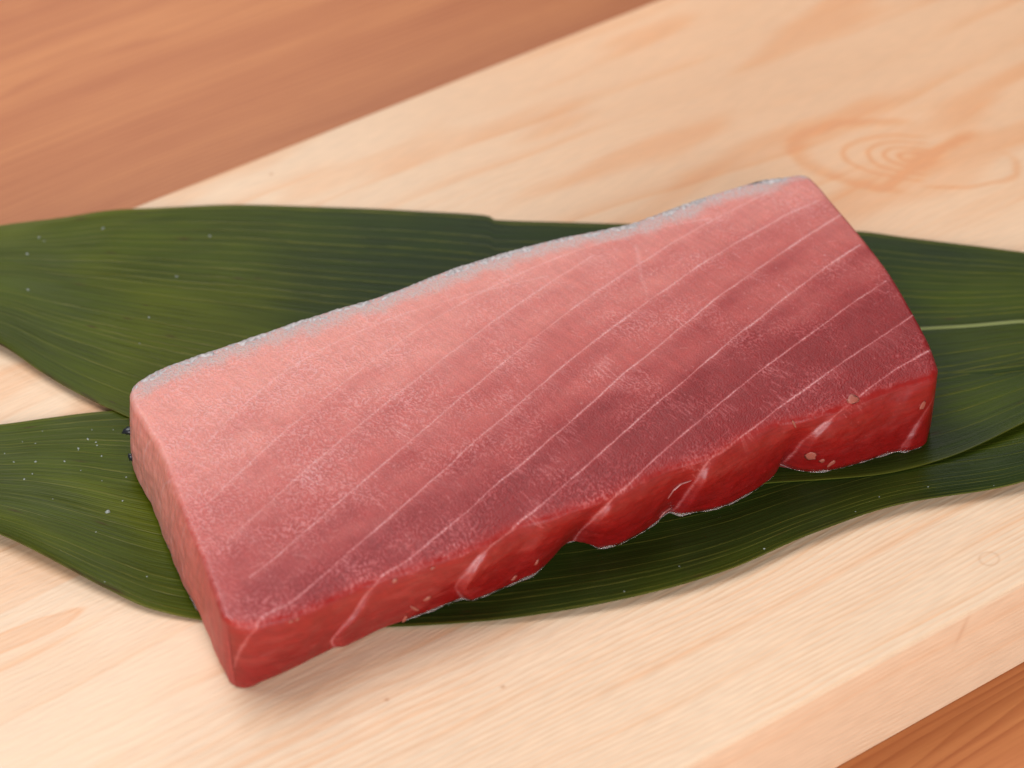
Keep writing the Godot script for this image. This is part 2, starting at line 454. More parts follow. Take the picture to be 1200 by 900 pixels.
	b.rotation.y = deg_to_rad(BOARD_TURN)
	tag(b, "thick pale wooden cutting board with a knot at its back right", "cutting board")


# ---------------------------------------------------------------- leaves

func leaf_point(far: Array, near: Array, base: float, x: float, v: float, drop := 0.0) -> Vector3:
	var fz := pchip(far, 3, 0, 1, x)
	var fl := pchip(far, 3, 0, 2, x)
	var nz := pchip(near, 3, 0, 1, x)
	var nl := pchip(near, 3, 0, 2, x)
	var y := base + maxf(fl - base, 0.0) * pow(1.0 - v, 4.0) + maxf(nl - base, 0.0) * pow(v, 6.0)
	var free := smooth(-9.0, -12.0, x) + smooth(12.0, 15.0, x)
	y += free * (0.10 + 0.10 * wobble.get_noise_2d(x * 0.12, v * 1.3 + base * 50.0))
	return Vector3(x, BOARD_TOP + y - drop, lerpf(fz, nz, v)) * 0.01


func make_leaf(called: String, far: Array, near: Array, rib: Array, base: float, s: int) -> Node3D:
	var root := thing(called)
	var nu := 330
	var nv := 64
	var x0: float = far[0]
	var x1: float = far[far.size() - 3]
	var top := PackedVector3Array()
	var low := PackedVector3Array()
	var uv := PackedVector2Array()
	for j in nv:
		var v := float(j) / (nv - 1)
		for i in nu:
			var x := lerpf(x0, x1, float(i) / (nu - 1))
			top.append(leaf_point(far, near, base, x, v))
			low.append(leaf_point(far, near, base, x, v, 0.03))
			uv.append(Vector2(float(i) / (nu - 1), v))
	var a := fresh()
	sheet(a, nu, nv, top, uv)
	sheet(a, nu, nv, low, uv, true)
	for j in [0, nv - 1]:
		var p := PackedVector3Array()
		var u2 := PackedVector2Array()
		for q in [low, top]:
			for i in nu:
				p.append(q[j * nu + i])
				u2.append(uv[j * nu + i])
		sheet(a, nu, 2, p, u2, j == 0)
	put("blade", commit(a), leaf_material(far, near, rib, s), root)
	if rib.size():
		var pts := PackedVector3Array()
		var rad := PackedFloat32Array()
		for k in 160:
			var x := lerpf(-8.0, x1 - 0.2, k / 159.0)
			var fz := pchip(far, 3, 0, 1, x)
			var nz := pchip(near, 3, 0, 1, x)
			var v := clampf((pchip(rib, 3, 0, 1, x) - fz) / maxf(nz - fz, 0.05), 0.0, 1.0)
			pts.append(leaf_point(far, near, base, x, v))
			rad.append(0.00012 + 0.0005 * smooth(-4.0, 12.0, x))
		var r := fresh()
		tube(r, pts, rad, 8, 0.6)
		var m := StandardMaterial3D.new()
		m.resource_name = "yellow_green_rib"
		m.albedo_color = Color(0.44, 0.46, 0.24)
		m.roughness = 0.4
		put("midrib", commit(r), m, root)
	return root


func leaf_material(far: Array, near: Array, rib: Array, s: int) -> StandardMaterial3D:
	var w := 1500
	var h := 560
	var x0: float = far[0]
	var x1: float = far[far.size() - 3]
	var slow := noise(s, 3)
	var fine := noise(s + 1, 2)
	# veins: a strong one now and then, faint ones between
	var vein := PackedFloat32Array()
	vein.resize(h)
	vein.fill(0.0)
	var minor := PackedFloat32Array()
	minor.resize(h)
	rng.seed = s
	var at := 6.0
	while at < h:
		var strength := rng.randf_range(0.12, 0.35) if rng.randf() < 0.5 else rng.randf_range(0.6, 1.0)
		for d in range(-4, 5):
			var q := int(at) + d
			if q >= 0 and q < h:
				vein[q] = maxf(vein[q], strength * exp(-pow((q - at) / 1.4, 2.0)))
		at += rng.randf_range(13.0, 28.0)
	for q in h:
		minor[q] = 0.5 + 0.5 * sin(q * TAU / 5.6 + 1.2 * sin(q * 0.07))
	var spots := []
	for k in 70:
		spots.append([rng.randf_range(0.0, w), rng.randf_range(0.0, h), rng.randf_range(1.5, 4.0), rng.randf_range(0.3, 1.0)])
	for k in 14:
		spots.append([rng.randf_range(0.16, 0.28) * w, h * (1.0 - absf(rng.randfn(0.0, 0.012))), rng.randf_range(2.0, 5.0), rng.randf_range(0.6, 1.2)])
	var rgbs := PackedByteArray()
	rgbs.resize(w * h * 3)
	var relief := PackedByteArray()
	relief.resize(w * h * 3)
	var k := 0
	for y in h:
		var v := float(y) / h
		var rim := maxf(exp(-v * 130.0), exp(-(1.0 - v) * 130.0))
		for x in w:
			var u := lerpf(x0, x1, float(x) / w)
			var yy := y + 3.0 * slow.get_noise_2d(u * 0.25, v * 3.0)
			var q := clampi(int(yy), 0, h - 1)
			var ve := vein[q] * (0.75 + 0.5 * fine.get_noise_2d(u * 0.8, v * 40.0))
			var mi := minor[q]
			var patch := slow.get_noise_2d(u * 0.16, v * 2.2 + 7.0)
			var streak := fine.get_noise_2d(u * 0.3, v * 70.0)
			var yellow := smooth(-0.1, 0.6, slow.get_noise_2d(u * 0.10 + 31.0, v * 1.4)) * 0.35 + 0.5 * smooth(-2.0, -9.0, u)
			var l := 1.0 + 0.16 * patch + 0.13 * streak - 0.10 * mi
			var cr := lerpf(0.165, 0.345, yellow) * l
			var cg := lerpf(0.215, 0.370, yellow) * l
			var cb := lerpf(0.070, 0.030, yellow) * l
			var f := clampf(ve * 0.92 + rim * 0.5, 0.0, 1.0)
			cr = lerpf(cr, 0.43, f)
			cg = lerpf(cg, 0.41, f)
			cb = lerpf(cb, 0.16, f)
			rgbs[k] = clampi(int(255 * cr), 0, 255)
			rgbs[k + 1] = clampi(int(255 * cg), 0, 255)
			rgbs[k + 2] = clampi(int(255 * cb), 0, 255)
			relief[k] = clampi(int(255 * (0.4 + 0.30 * ve + 0.10 * mi + 0.1 * streak)), 0, 255)
			relief[k + 1] = clampi(int(255 * (0.29 + 0.07 * patch + 0.07 * streak + 0.05 * mi)), 0, 255)
			k += 3
	for sp in spots:
		# small brown age spots, drawn out along the veins
		var r: float = sp[2]
		for y in range(int(sp[1] - r * 2), int(sp[1] + r * 2)):
			for x in range(int(sp[0] - r * 4), int(sp[0] + r * 4)):
				if x < 0 or y < 0 or x >= w or y >= h:
					continue
				var d := exp(-pow((x - sp[0]) / (r * 1.6), 2.0) - pow((y - sp[1]) / r, 2.0)) * float(sp[3]) * 0.7
				var o := (y * w + x) * 3
				rgbs[o] = int(lerpf(rgbs[o], 62, d))
				rgbs[o + 1] = int(lerpf(rgbs[o + 1], 44, d))
				rgbs[o + 2] = int(lerpf(rgbs[o + 2], 22, d))
	var m := StandardMaterial3D.new()
	m.resource_name = "green_leaf"
	m.albedo_texture = image_of(w, h, rgbs)
	var rt := image_of(w, h, relief)
	m.roughness_texture = rt
	m.roughness_texture_channel = BaseMaterial3D.TEXTURE_CHANNEL_GREEN
	m.roughness = 1.0
	m.metallic_specular = 0.23
	m.heightmap_enabled = true
	m.heightmap_texture = rt
	m.heightmap_scale = 0.02
	m.backlight_enabled = true
	m.backlight = Color(0.40, 0.44, 0.10)
	m.texture_repeat = false
	return m


# ---------------------------------------------------------------- the tuna

func lobe_lift(x: float, y: float) -> float:
	# each muscle segment stands a little proud of the one to its left where it was cut
	var o := 0.0
	for l in lobes:
		if y < float(l[0]):
			continue
		var xb := pchip(l[1], 2, 1, 0, y)
		var d := x - xb
		if d > -0.3 and d < 3.6:
			o += smooth(-0.05, 0.20, d) * exp(-maxf(d, 0.0) / 1.1) * float(l[2]) 
	return o


# a point of the block's skin, from its place on the unrolled surface, in the scene's metres
func block_point(x: float, y: float, out := 0.0) -> Vector3:
	var cx := clampf(x, 0.0, LONG)
	var cy := clampf(y, 0.0, WIDE)
	var s0 := cx / LONG
	var t0 := cy / WIDE
	# rounded corners seen from above
	var a := minf(cx, LONG - cx)
	var b := minf(cy, WIDE - cy)
	var rc := 0.35
	if a < rc and b < rc:
		var v := Vector2(rc - a, rc - b)
		var m := maxf(v.x, v.y)
		v = v * (m / maxf(v.length(), 1e-6))
		var na := rc - v.x
		var nb := rc - v.y
		cx = na if cx < LONG / 2 else LONG - na
		cy = nb if cy < WIDE / 2 else WIDE - nb
	var s := cx / LONG
	var t := cy / WIDE
	var lf := ev(left, t)
	var rg := ev(right, t)
	var bk := ev(back, s)
	var fr := ev(front, s)
	var p := bk * (1 - t) + fr * t + lf * (1 - s) + rg * s - (back[0] * (1 - s) * (1 - t) + back[600] * s * (1 - t) + front[0] * (1 - s) * t + front[600] * s * t)
	var e := maxf(maxf(-x, x - LONG), maxf(-y, y - WIDE))
	var h := BLOCK_EDGE
	if e <= 0.0:
		var d := minf(minf(x, LONG - x), minf(y, WIDE - y))
		var r := lerpf(0.16, 0.55, smooth(7.0, 8.6, y) * smooth(0.0, 2.5, x)) * (1.0 - 0.5 * smooth(19.2, 19.9, x))
		h = BLOCK_EDGE + (BLOCK_TOP - BLOCK_EDGE) * sqrt(maxf(0.0, 1.0 - pow(1.0 - clampf(d / r, 0.0, 1.0), 2.0)))
		h += 0.018 * wobble.get_noise_2d(x * 0.35, y * 0.5) * smooth(0.0, 1.0, d)
		h -= 0.10 * smooth(7.6, 9.0, y) * smooth(0.0, 3.0, x) - 0.02
		if y > 8.2:
			var lift := lobe_lift(x, 9.3) * smooth(8.2, 9.0, y) * 0.1
			p.y += lift
			h += out
		else:
			h += out
	else:
		var q := clampf(e / DEEP, 0.0, 1.0)
		var low := BLOCK_LOW - (BLOCK_LOW - BOARD_TOP - 0.03) * smooth(7.0, 8.3, cy) * (1.0 - smooth(3.3, 5.0, cx))
		h = lerpf(BLOCK_EDGE - 0.08 * smooth(7.6, 9.0, cy) * smooth(0.0, 3.0, cx), low, q)
		var inside := smooth(0.0, 1.0, minf(minf(cx, LONG - cx) + minf(cy, WIDE - cy), 1.0))
		var tuck := 0.10 * smooth(0.9, 1.0, q) * inside
		var rag := 0.03 * wobble.get_noise_2d(x * 1.1 + 30.0, y * 1.1) * inside
		if y > WIDE:
			p += (ev(front_low, s0) - ev(front, s0)) * q
			p.y += 0.10 * sin(PI * q) * inside - tuck + rag + lobe_lift(x, maxf(y, 9.3)) * inside * smooth(8.8, 9.9, y) + out
		elif x < 0.0:
			p += (ev(left_low, t0) - ev(left, t0)) * q
			p.x -= 0.08 * sin(PI * q) * inside - tuck + rag + out
		elif y < 0.0:
			p.y -= 0.03 * sin(PI * q) * inside - tuck + rag + out
			p.y += 0.25 * q * inside
		else:
			p.x += 0.05 * sin(PI * q) * inside - tuck + rag + out - 0.15 * q * inside
	var c := cos(deg_to_rad(BLOCK_TURN))
	var n := sin(deg_to_rad(BLOCK_TURN))
	return Vector3(BLOCK_AT.x + p.x * c + p.y * n, h, BLOCK_AT.y - p.x * n + p.y * c) * 0.01


func make_block() -> void:
	back = table_of(BACK, 0)
	right = table_of(RIGHT, 1)
	front = table_of(FRONT, 0)
	left = table_of(LEFT, 1)
	front_low = table_of(FRONT_LOW, 0)
	left_low = table_of(LEFT_LOW, 1)
	for k in [5, 6, 7, 8, 9, 10]:
		var l: Array = SEAMS[k].slice(1)
		var pts := []
		var last := 8.6
		for i in l.size() / 2:
			if float(l[i * 2 + 1]) > last:
				last = l[i * 2 + 1]
				pts.append(l[i * 2])
				pts.append(last)
		lobes.append([9.0 if k < 10 else 9.7, pts, [0.12, 0.22, 0.20, 0.20, 0.16, 0.10][k - 5]])
	var root := thing("tuna_block")
	tag(root, "raw tuna block with pale pink back edge and dark red front on green leaves", "tuna")
	var a := fresh()
	var st := 0.0625
	var nx := int(LONG / st) + 1
	var ny := int(WIDE / st) + 1
	var nd := int(DEEP / st) + 1
	var uvs := Vector2(1.0 / 25.5, 1.0 / 14.5)
	# the top, then the four sides, then the underside
	var patches := [[0.0, 0.0, nx, ny], [-DEEP, 0.0, nd, ny], [LONG, 0.0, nd, ny], [0.0, -DEEP, nx, nd], [0.0, WIDE, nx, nd]]
	for c in patches:
		var p := PackedVector3Array()
		var uv := PackedVector2Array()
		for j in int(c[3]):
			for i in int(c[2]):
				var x: float = float(c[0]) + i * st
				var y: float = float(c[1]) + j * st
				# a hair inside the patch, so that each stays on its own side of the edge
				p.append(block_point(x, y))
				uv.append((Vector2(x, y) + Vector2(2.75, 2.75)) * uvs)
		sheet(a, c[2], c[3], p, uv)
	weld(a)
	var ring := PackedVector3Array()
	for k in 80:
		ring.append(block_point(LONG * k / 80.0, WIDE + DEEP))
	for k in 40:
		ring.append(block_point(LONG + DEEP, WIDE * (1.0 - k / 40.0)))
	for k in 80:
		ring.append(block_point(LONG * (1.0 - k / 80.0), -DEEP))
	for k in 41:
		ring.append(block_point(-DEEP, WIDE * k / 40.0))
	var middle := ring.size()
	var uu := PackedVector2Array()
	for k in middle * 2:
		if k >= middle:
			ring.append(Vector3(0.01, BLOCK_LOW * 0.01 + 0.0004, 0.02))
		uu.append(Vector2(0.5, 0.7))
	sheet(a, middle, 2, ring, uu)
	put("flesh", commit(a), flesh_material(), root)
	make_skin(root)
	make_crumbs(root)
	make_film(root)


func weld(a: Dictionary) -> void:
	# vertices of neighbouring patches that share a place share a normal
	var at := {}
	var n: PackedVector3Array = a.n
	var p: PackedVector3Array = a.p
	for k in p.size():
		var key := Vector3i(p[k] * 200000.0)
		if at.has(key):
			at[key].append(k)
		else:
			at[key] = [k]
	for key in at:
		if at[key].size() > 1:
			var sum := Vector3.ZERO
			for k in at[key]:
				sum += n[k]
			sum = sum.normalized()
			for k in at[key]:
				n[k] = sum
	a.n = n


const TW := 1600
const TH := 910
const PPC := 62.745

func dab(f: PackedFloat32Array, x: float, y: float, r: float, s: float) -> void:
	# a soft dot on one of the painted layers, in cm
	var px := (x + 2.75) * PPC
	var py := (y + 2.75) * PPC
	var pr := r * PPC
	var n := ceili(pr * 2.0)
	for j in range(maxi(int(py) - n, 0), mini(int(py) + n + 1, TH)):
		for i in range(maxi(int(px) - n, 0), mini(int(px) + n + 1, TW)):
			var dx := i - px
			var dy := j - py
			var v := s * exp(-(dx * dx + dy * dy) / (pr * pr))
			var o := j * TW + i
			if v > f[o]:
				f[o] = v


func flesh_material() -> StandardMaterial3D:
	var line := PackedFloat32Array()
	line.resize(TW * TH)
	line.fill(0.0)
	var shade := line.duplicate()
	var vary := noise(71, 3)
	rng.seed = 5
	for k in SEAMS.size():
		var l: Array = SEAMS[k]
		var s0: float = l[0]
		var curve := Curve2D.new()
		var n := (l.size() - 1) / 2
		for i in n:
			var here := Vector2(l[1 + i * 2], l[2 + i * 2])
			var prev := Vector2(l[1 + maxi(i - 1, 0) * 2], l[2 + maxi(i - 1, 0) * 2])
			var next := Vector2(l[1 + mini(i + 1, n - 1) * 2], l[2 + mini(i + 1, n - 1) * 2])
			var tan := (next - prev) / 6.0
			curve.add_point(here, -tan, tan)
		curve.bake_interval = 0.03
		var raw := curve.get_baked_points()
		var pts := raw.duplicate()
		for i in raw.size():
			var reach := mini(mini(i, raw.size() - 1 - i), 16 if raw[i].y < 8.4 and raw[i].x > 0.5 else 6)
			var sum := Vector2.ZERO
			for m in range(-reach, reach + 1):
				sum += raw[i + m]
			pts[i] = sum / (2 * reach + 1)
		for i in pts.size():
			var p := pts[i]
			var d := (pts[mini(i + 1, pts.size() - 1)] - pts[maxi(i - 1, 0)]).normalized()
			var nrm := Vector2(-d.y, d.x)
			if nrm.y < 0:
				nrm = -nrm
			var wob := vary.get_noise_2d(p.x * 0.8 + k * 17.0, p.y * 0.8)
			var str := s0 * clampf(0.9 + 0.45 * wob, 0.45, 1.1)
			var side := p.y > WIDE - 0.1 or p.x < 0.0
			p += nrm * 0.014 * vary.get_noise_2d(p.x * 2.5, p.y * 2.5 + k * 9.0)
			dab(line, p.x, p.y, (0.030 + 0.012 * wob) * (1.0 if not side else 1.25), str * (0.65 if side else 1.0))
			if side:
				if k >= 5 and k < 11 and i % 3 == 0:
					dab(line, p.x + 0.08, p.y, 0.14, 0.11 * s0)
				continue
			# the seam runs down into the flesh, darker and greyer just in front of it
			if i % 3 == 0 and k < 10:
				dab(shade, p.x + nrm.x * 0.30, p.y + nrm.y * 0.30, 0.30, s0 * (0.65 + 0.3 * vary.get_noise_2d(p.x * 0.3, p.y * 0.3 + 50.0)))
			# short white ticks across the fibres, hanging from the seam
			var busy := smooth(-0.1, 0.45, vary.get_noise_2d(p.x * 0.55 + 80.0, p.y * 0.55 + k * 5.0))
			if rng.randf() < 0.14 + 0.46 * busy and k > 1:
				var long := rng.randf_range(0.12, 0.5) * (0.5 + busy)
				var dir := (nrm * 1.0 + d * rng.randf_range(-0.05, 0.35) * signf(d.x)).normalized()
				var tone := rng.randf_range(0.12, 0.58) * s0
				var t := 0.0
				while t < long:
					dab(line, p.x + dir.x * t, p.y + dir.y * t, 0.019, tone * (1.0 - t / long * 0.7))
					t += 0.022
	# stray scratches and specks of frost
	for k in 260:
		var x := rng.randf_range(0.3, 19.5)
		var y := rng.randf_range(0.6, 8.8)
		var ang := rng.randf_range(-0.4, 0.4) + (1.05 if rng.randf() < 0.6 else 0.1)
		var long := rng.randf_range(0.05, 0.35)
		var tone := rng.randf_range(0.1, 0.5)
		var t := 0.0
		while t < long:
			dab(line, x + cos(ang) * t, y + sin(ang) * t, 0.018, tone)
			t += 0.022
	for k in 420:
		dab(line, rng.randf_range(0.2, 19.8), rng.randf_range(0.4, 9.0), rng.randf_range(0.016, 0.04), rng.randf_range(0.15, 0.7))
	for k in 120:
		dab(line, rng.randf_range(0.2, 19.8), rng.randf_range(9.0, 11.6), rng.randf_range(0.012, 0.028), rng.randf_range(0.1, 0.45))
	for k in 16:
		# long faint cracks across the fibres
		var x := rng.randf_range(1.0, 17.0)
		var y := rng.randf_range(1.0, 6.5)
		var ang := rng.randf_range(0.95, 1.35)
		var long := rng.randf_range(0.5, 1.6)
		var t := 0.0
		while t < long:
			dab(line, x + cos(ang) * t + 0.03 * vary.get_noise_2d(t * 3.0, k * 7.0), y + sin(ang) * t, 0.022, 0.34 * (1.0 - t / long))
			t += 0.022
	for q in CLUSTERS.size() / 2:
		# white smears where the knife dragged the fibres
		for m in 34:
			var x: float = CLUSTERS[q * 2] + rng.randfn(0.0, 0.22)
			var y: float = CLUSTERS[q * 2 + 1] + rng.randfn(0.0, 0.20)
			var ang := 1.1 + rng.randfn(0.0, 0.16)
			var long := rng.randf_range(0.06, 0.34)
			var tone := rng.randf_range(0.12, 0.62)
			var t := 0.0
			while t < long:
				dab(line, x + cos(ang) * t, y + sin(ang) * t, 0.018, tone)
				t += 0.022
	for k in 420:
		# the pale ragged rim of the left end, and the fibre lines that run down that end
		var y := rng.randf_range(0.2, 8.9)
		dab(line, 0.06 + 0.05 * vary.get_noise_1d(y * 2.0) + rng.randfn(0.0, 0.03), y, rng.randf_range(0.02, 0.05), rng.randf_range(0.15, 0.5))
	for y0 in [0.45, 0.72, 1.02, 1.40, 2.6, 4.4]:
		var tone := rng.randf_range(0.25, 0.55)
		for k in 110:
			var t := k * 0.024
			dab(line, -t, y0 + 0.05 * vary.get_noise_2d(t, y0 * 5.0) - 0.03 * t, 0.026, tone * (0.8 + 0.5 * vary.get_noise_2d(t * 3.0, y0)))
	# a pale crease across the far right
	for k in 60:
		var t := k / 59.0
		dab(line, 14.25 - 0.7 * t + 0.03 * sin(t * 9.0), 1.0 + 2.2 * t, 0.06, 0.42 * (1.0 - 0.5 * t))

	var slow := noise(72, 3)
	var grain := noise(73, 2)
	var grain2 := noise(74, 2)
	var fibre := noise(75, 3)
	var rgbs := PackedByteArray()
	rgbs.resize(TW * TH * 3)
	var relief := PackedByteArray()
	relief.resize(TW * TH * 3)
	var o := 0
	for j in TH:
		var y := j / PPC - 2.75
		for i in TW:
			var x := i / PPC - 2.75
			var idx := j * TW + i
			var side := y > WIDE or x < 0.0 or y < 0.0 or x > LONG
			var n1 := slow.get_noise_2d(x * 0.22, y * 0.45)
			var n2 := slow.get_noise_2d(x * 0.7 + 30.0, y * 1.1)
			# from pale fat flesh at the back to dark lean flesh at the front; the left end is paler further down
			var depth := y / 9.0 + 0.016 * (x - 10.0) + 0.10 * n1 + 0.04 * n2
			if x < 0.0:
				depth = 0.74 * y / 9.0 - 0.12 + 0.05 * n1 + 0.12 * smooth(7.2, 9.0, y) - 0.05
			if y > WIDE:
				depth = 1.0 + 0.05 * n1 + 0.012 * (x - 6.0)
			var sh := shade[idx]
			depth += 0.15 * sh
			var d1 := smooth(0.02, 0.62, depth)
			var d2 := smooth(0.52, 0.96, depth)
			var cr := lerpf(lerpf(0.830, 0.690, d1), 0.490, d2)
			var cg := lerpf(lerpf(0.525, 0.305, d1), 0.045, d2)
			var cb := lerpf(lerpf(0.470, 0.275, d1), 0.045, d2)
			if y > 8.6 and x > 0.0:
				var lean := smooth(8.6, 9.0, y) * smooth(11.0, 9.3, y)
				cr += 0.06 * lean
				cg += 0.055 * lean
				cb += 0.035 * lean
			if y > WIDE:
				var veil := 0.10 + 0.34 * smooth(-0.1, 0.5, slow.get_noise_2d(x * 0.8 + 70.0, y * 1.6))
				veil *= 1.0 - 0.65 * smooth(5.0, 11.0, x)
				cr = lerpf(cr, 0.60, veil)
				cg = lerpf(cg, 0.235, veil)
				cb = lerpf(cb, 0.205, veil)
			# fibres across the seams
			var fu := x * 0.94 - y * 0.33
			var fv := x * 0.33 + y * 0.94
			var fb := fibre.get_noise_2d(fu * 4.5, fv * 1.0)
			var fb2 := fibre.get_noise_2d(fu * 1.3 + 50.0, fv * 7.0)
			var l := 1.0 + 0.05 * fb + (0.035 * fb2 if not side else (0.10 if x < 0.0 else 0.09) * fibre.get_noise_2d(x * 0.9 + 0.5 * y, y * 6.0))
			cr *= l
			cg *= l
			cb *= l
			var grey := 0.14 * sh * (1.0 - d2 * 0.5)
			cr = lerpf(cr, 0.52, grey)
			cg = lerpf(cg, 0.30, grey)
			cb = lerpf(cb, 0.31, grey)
			# frost: fine curling grains on the top only, heavy at the left, thin at the right
			var g := grain.get_noise_2d(fu * 8.5 + 1.5 * n2, fv * 6.5)
			var g2 := grain2.get_noise_2d(x * 14.0, y * 14.0)
			var edge := 9.02 + 0.16 * slow.get_noise_2d(x * 1.3 + 9.0, 4.0) - 0.15 * smooth(13.0, 20.0, x)
			var lim := 0.10 + 0.14 * slow.get_noise_2d(3.0, y * 1.4)
			var cover := smooth(edge + 0.06, edge - 0.10, y) * smooth(lim - 0.05, lim + 0.14, x) * smooth(-0.1, 0.1, y)
			var heavy := 0.30 + 0.46 * smooth(11.0, 1.5, x) + 0.75 * slow.get_noise_2d(x * 0.42 + 12.0, y * 0.55) + 0.12 * smooth(7.9, 8.8, y) - 0.10 * smooth(5.5, 7.5, y)
			heavy = clampf(heavy, 0.08, 1.1)
			var frost := cover * heavy * smooth(-0.15, 0.55, g + 0.45 * g2 - 0.08 + 0.18 * heavy)
			var white := clampf(line[idx] * (0.80 + 0.5 * g2), 0.0, 1.0)
			var film := cover * 0.03
			var f := clampf(frost * 0.40 + film, 0.0, 1.0)
			cr = lerpf(cr, 0.90, f)
			cg = lerpf(cg, 0.70, f)
			cb = lerpf(cb, 0.70, f)
			f = white * 0.74
			cr = lerpf(cr, 0.90, f)
			cg = lerpf(cg, 0.74, f)
			cb = lerpf(cb, 0.73, f)
			# the grey layer under the skin along the back edge
			var rind := smooth(0.80, 0.36, y + 0.20 * slow.get_noise_2d(x * 1.1, 8.0) + 0.16 * n2 + 0.22 * smooth(18.5, 20.0, x)) * smooth(-0.4, 0.6, x)
			f = clampf(rind * (0.74 + 0.45 * g2 + 0.35 * g), 0.0, 1.0)
			cr = lerpf(cr, 0.74, f)
			cg = lerpf(cg, 0.65, f)
			cb = lerpf(cb, 0.63, f)
			rgbs[o] = clampi(int(255 * cr), 0, 255)
			rgbs[o + 1] = clampi(int(255 * cg), 0, 255)
			rgbs[o + 2] = clampi(int(255 * cb), 0, 255)
			var ht := 0.30 + 0.26 * frost + (0.03 if side else 0.18) * white + 0.10 * fb * (0.4 if side else 1.0) + 0.06 * fb2 + (0.05 if side else 0.14) * g2 * (cover + rind + 0.1)
			relief[o] = clampi(int(255 * ht), 0, 255)
			relief[o + 1] = clampi(int(255 * (0.38 + 0.16 * cover + 0.2 * smooth(9.45, 9.0, y) * float(side) + 0.16 * frost + 0.08 * white + 0.2 * rind + 0.05 * n2)), 0, 255)
			o += 3
	var m := StandardMaterial3D.new()
	m.resource_name = "tuna_flesh"
	m.albedo_texture = image_of(TW, TH, rgbs)
	var rt := image_of(TW, TH, relief)
	m.roughness_texture = rt
	m.roughness_texture_channel = BaseMaterial3D.TEXTURE_CHANNEL_GREEN
	m.roughness = 1.0
	m.metallic_specular = 0.5
	m.heightmap_enabled = true
	m.heightmap_texture = rt
	m.heightmap_scale = 0.035
	m.subsurf_scatter_enabled = true
	m.subsurf_scatter_strength = 0.28
	m.texture_repeat = false
	return m


func make_skin(root: Node3D) -> void:
	# the rough silver skin left on the back edge, a thin torn strip that wraps over the rim
	var a := fresh()
	var n := noise(81, 2)
	var nu := 760
	var nv := 44
	var p := PackedVector3Array()
	var col := PackedColorArray()
	var uv := PackedVector2Array()
	for j in nv:
		var t := float(j) / (nv - 1)
		for i in nu:
			var x := lerpf(0.05, LONG - 0.03, float(i) / (nu - 1))
			var inner := 0.30 + 0.10 * n.get_noise_2d(x * 1.5, 3.0)
			var y := lerpf(-2.6, inner, pow(t, 0.55))
			var rough := n.get_noise_2d(x * 7.0, y * 7.0)
			var off := 0.016 + 0.013 * rough + 0.022 * n.get_noise_2d(x * 1.3, y)
			off *= smooth(inner, inner - 0.12, y)
			var q := block_point(x, y, off - 0.012)
			if y > -0.4:
				q.y += 0.0001 * rough * smooth(inner, inner - 0.1, y)
			p.append(q)
			var dark := smooth(0.0, 0.12, 0.30 - absf(x - 18.45) + 0.2 * rough) * smooth(0.25, 0.05, absf(y - 0.02))
			dark = maxf(dark, smooth(-0.5, -1.3, y + 0.5 * n.get_noise_2d(x * 0.9, y)))
			var g := 0.38 + 0.16 * n.get_noise_2d(x * 6.0, y * 6.0) + 0.1 * rough
			g = lerpf(g, 0.03, dark)
			col.append(Color(g * 1.05, g * 0.93, g * 0.90))
			uv.append(Vector2(x, y))
	sheet(a, nu, nv, p, uv, false, col)
	var m := StandardMaterial3D.new()
	m.resource_name = "silver_skin"
	m.vertex_color_use_as_albedo = true
	m.roughness = 0.45
	m.subsurf_scatter_enabled = true
	m.subsurf_scatter_strength = 0.05
	var o := put("skin", commit(a), m, root)
	o.set_meta("label", "rough grey skin strip along the back edge")
	# a dark shred of skin that sticks out at the foot of the left end
	var b := fresh()
	blob(b, block_point(-1.5, 0.15, 0.05), Vector3(0.0017, 0.0011, 0.0012), Basis(), 91)
	blob(b, block_point(-1.95, 0.75, 0.02), Vector3(0.0009, 0.0012, 0.0008), Basis(), 92)
	var dm := StandardMaterial3D.new()
	dm.resource_name = "dark_skin"
	dm.albedo_color = Color(0.13, 0.14, 0.16)
	dm.roughness = 0.3
	var d := put("skin_shred", commit(b), dm, root)
	d.set_meta("label", "black shred of skin at the left end")


# a small uneven lump
func blob(a: Dictionary, at: Vector3, size: Vector3, basis: Basis, s: int) -> void:
	var base: int = a.p.size()
	var r3 := 1.0 / maxf(size.x, maxf(size.y, size.z))
	for j in 7:
		var la := PI * (j / 6.0 - 0.5)
		for i in 11:
			var lo := TAU * (i % 10) / 10.0
			var d := Vector3(cos(la) * cos(lo), sin(la), cos(la) * sin(lo))
			var r := 1.0 + 0.8 * wobble.get_noise_3d(d.x * 0.9 + s * 7.3, d.y * 0.9, d.z * 0.9)
			a.p.append(at + basis * (d * r * size))
			a.n.append((basis * (d / (size * r3))).normalized())
			a.uv.append(Vector2(i / 10.0, j / 6.0))
	for j in 6:
		for i in 10:
			var k := base + j * 11 + i
			a.i.append_array([k, k + 1, k + 11, k + 1, k + 12, k + 11])


func surface_basis(x: float, y: float, turn: float) -> Basis:
	var e := 0.05
	var u := (block_point(x + e, y) - block_point(x - e, y)).normalized()
	var v := (block_point(x, y + e) - block_point(x, y - e)).normalized()
	var n := v.cross(u).normalized()
	v = u.cross(n)
	return Basis(u, n, v) * Basis(Vector3.UP, deg_to_rad(turn))


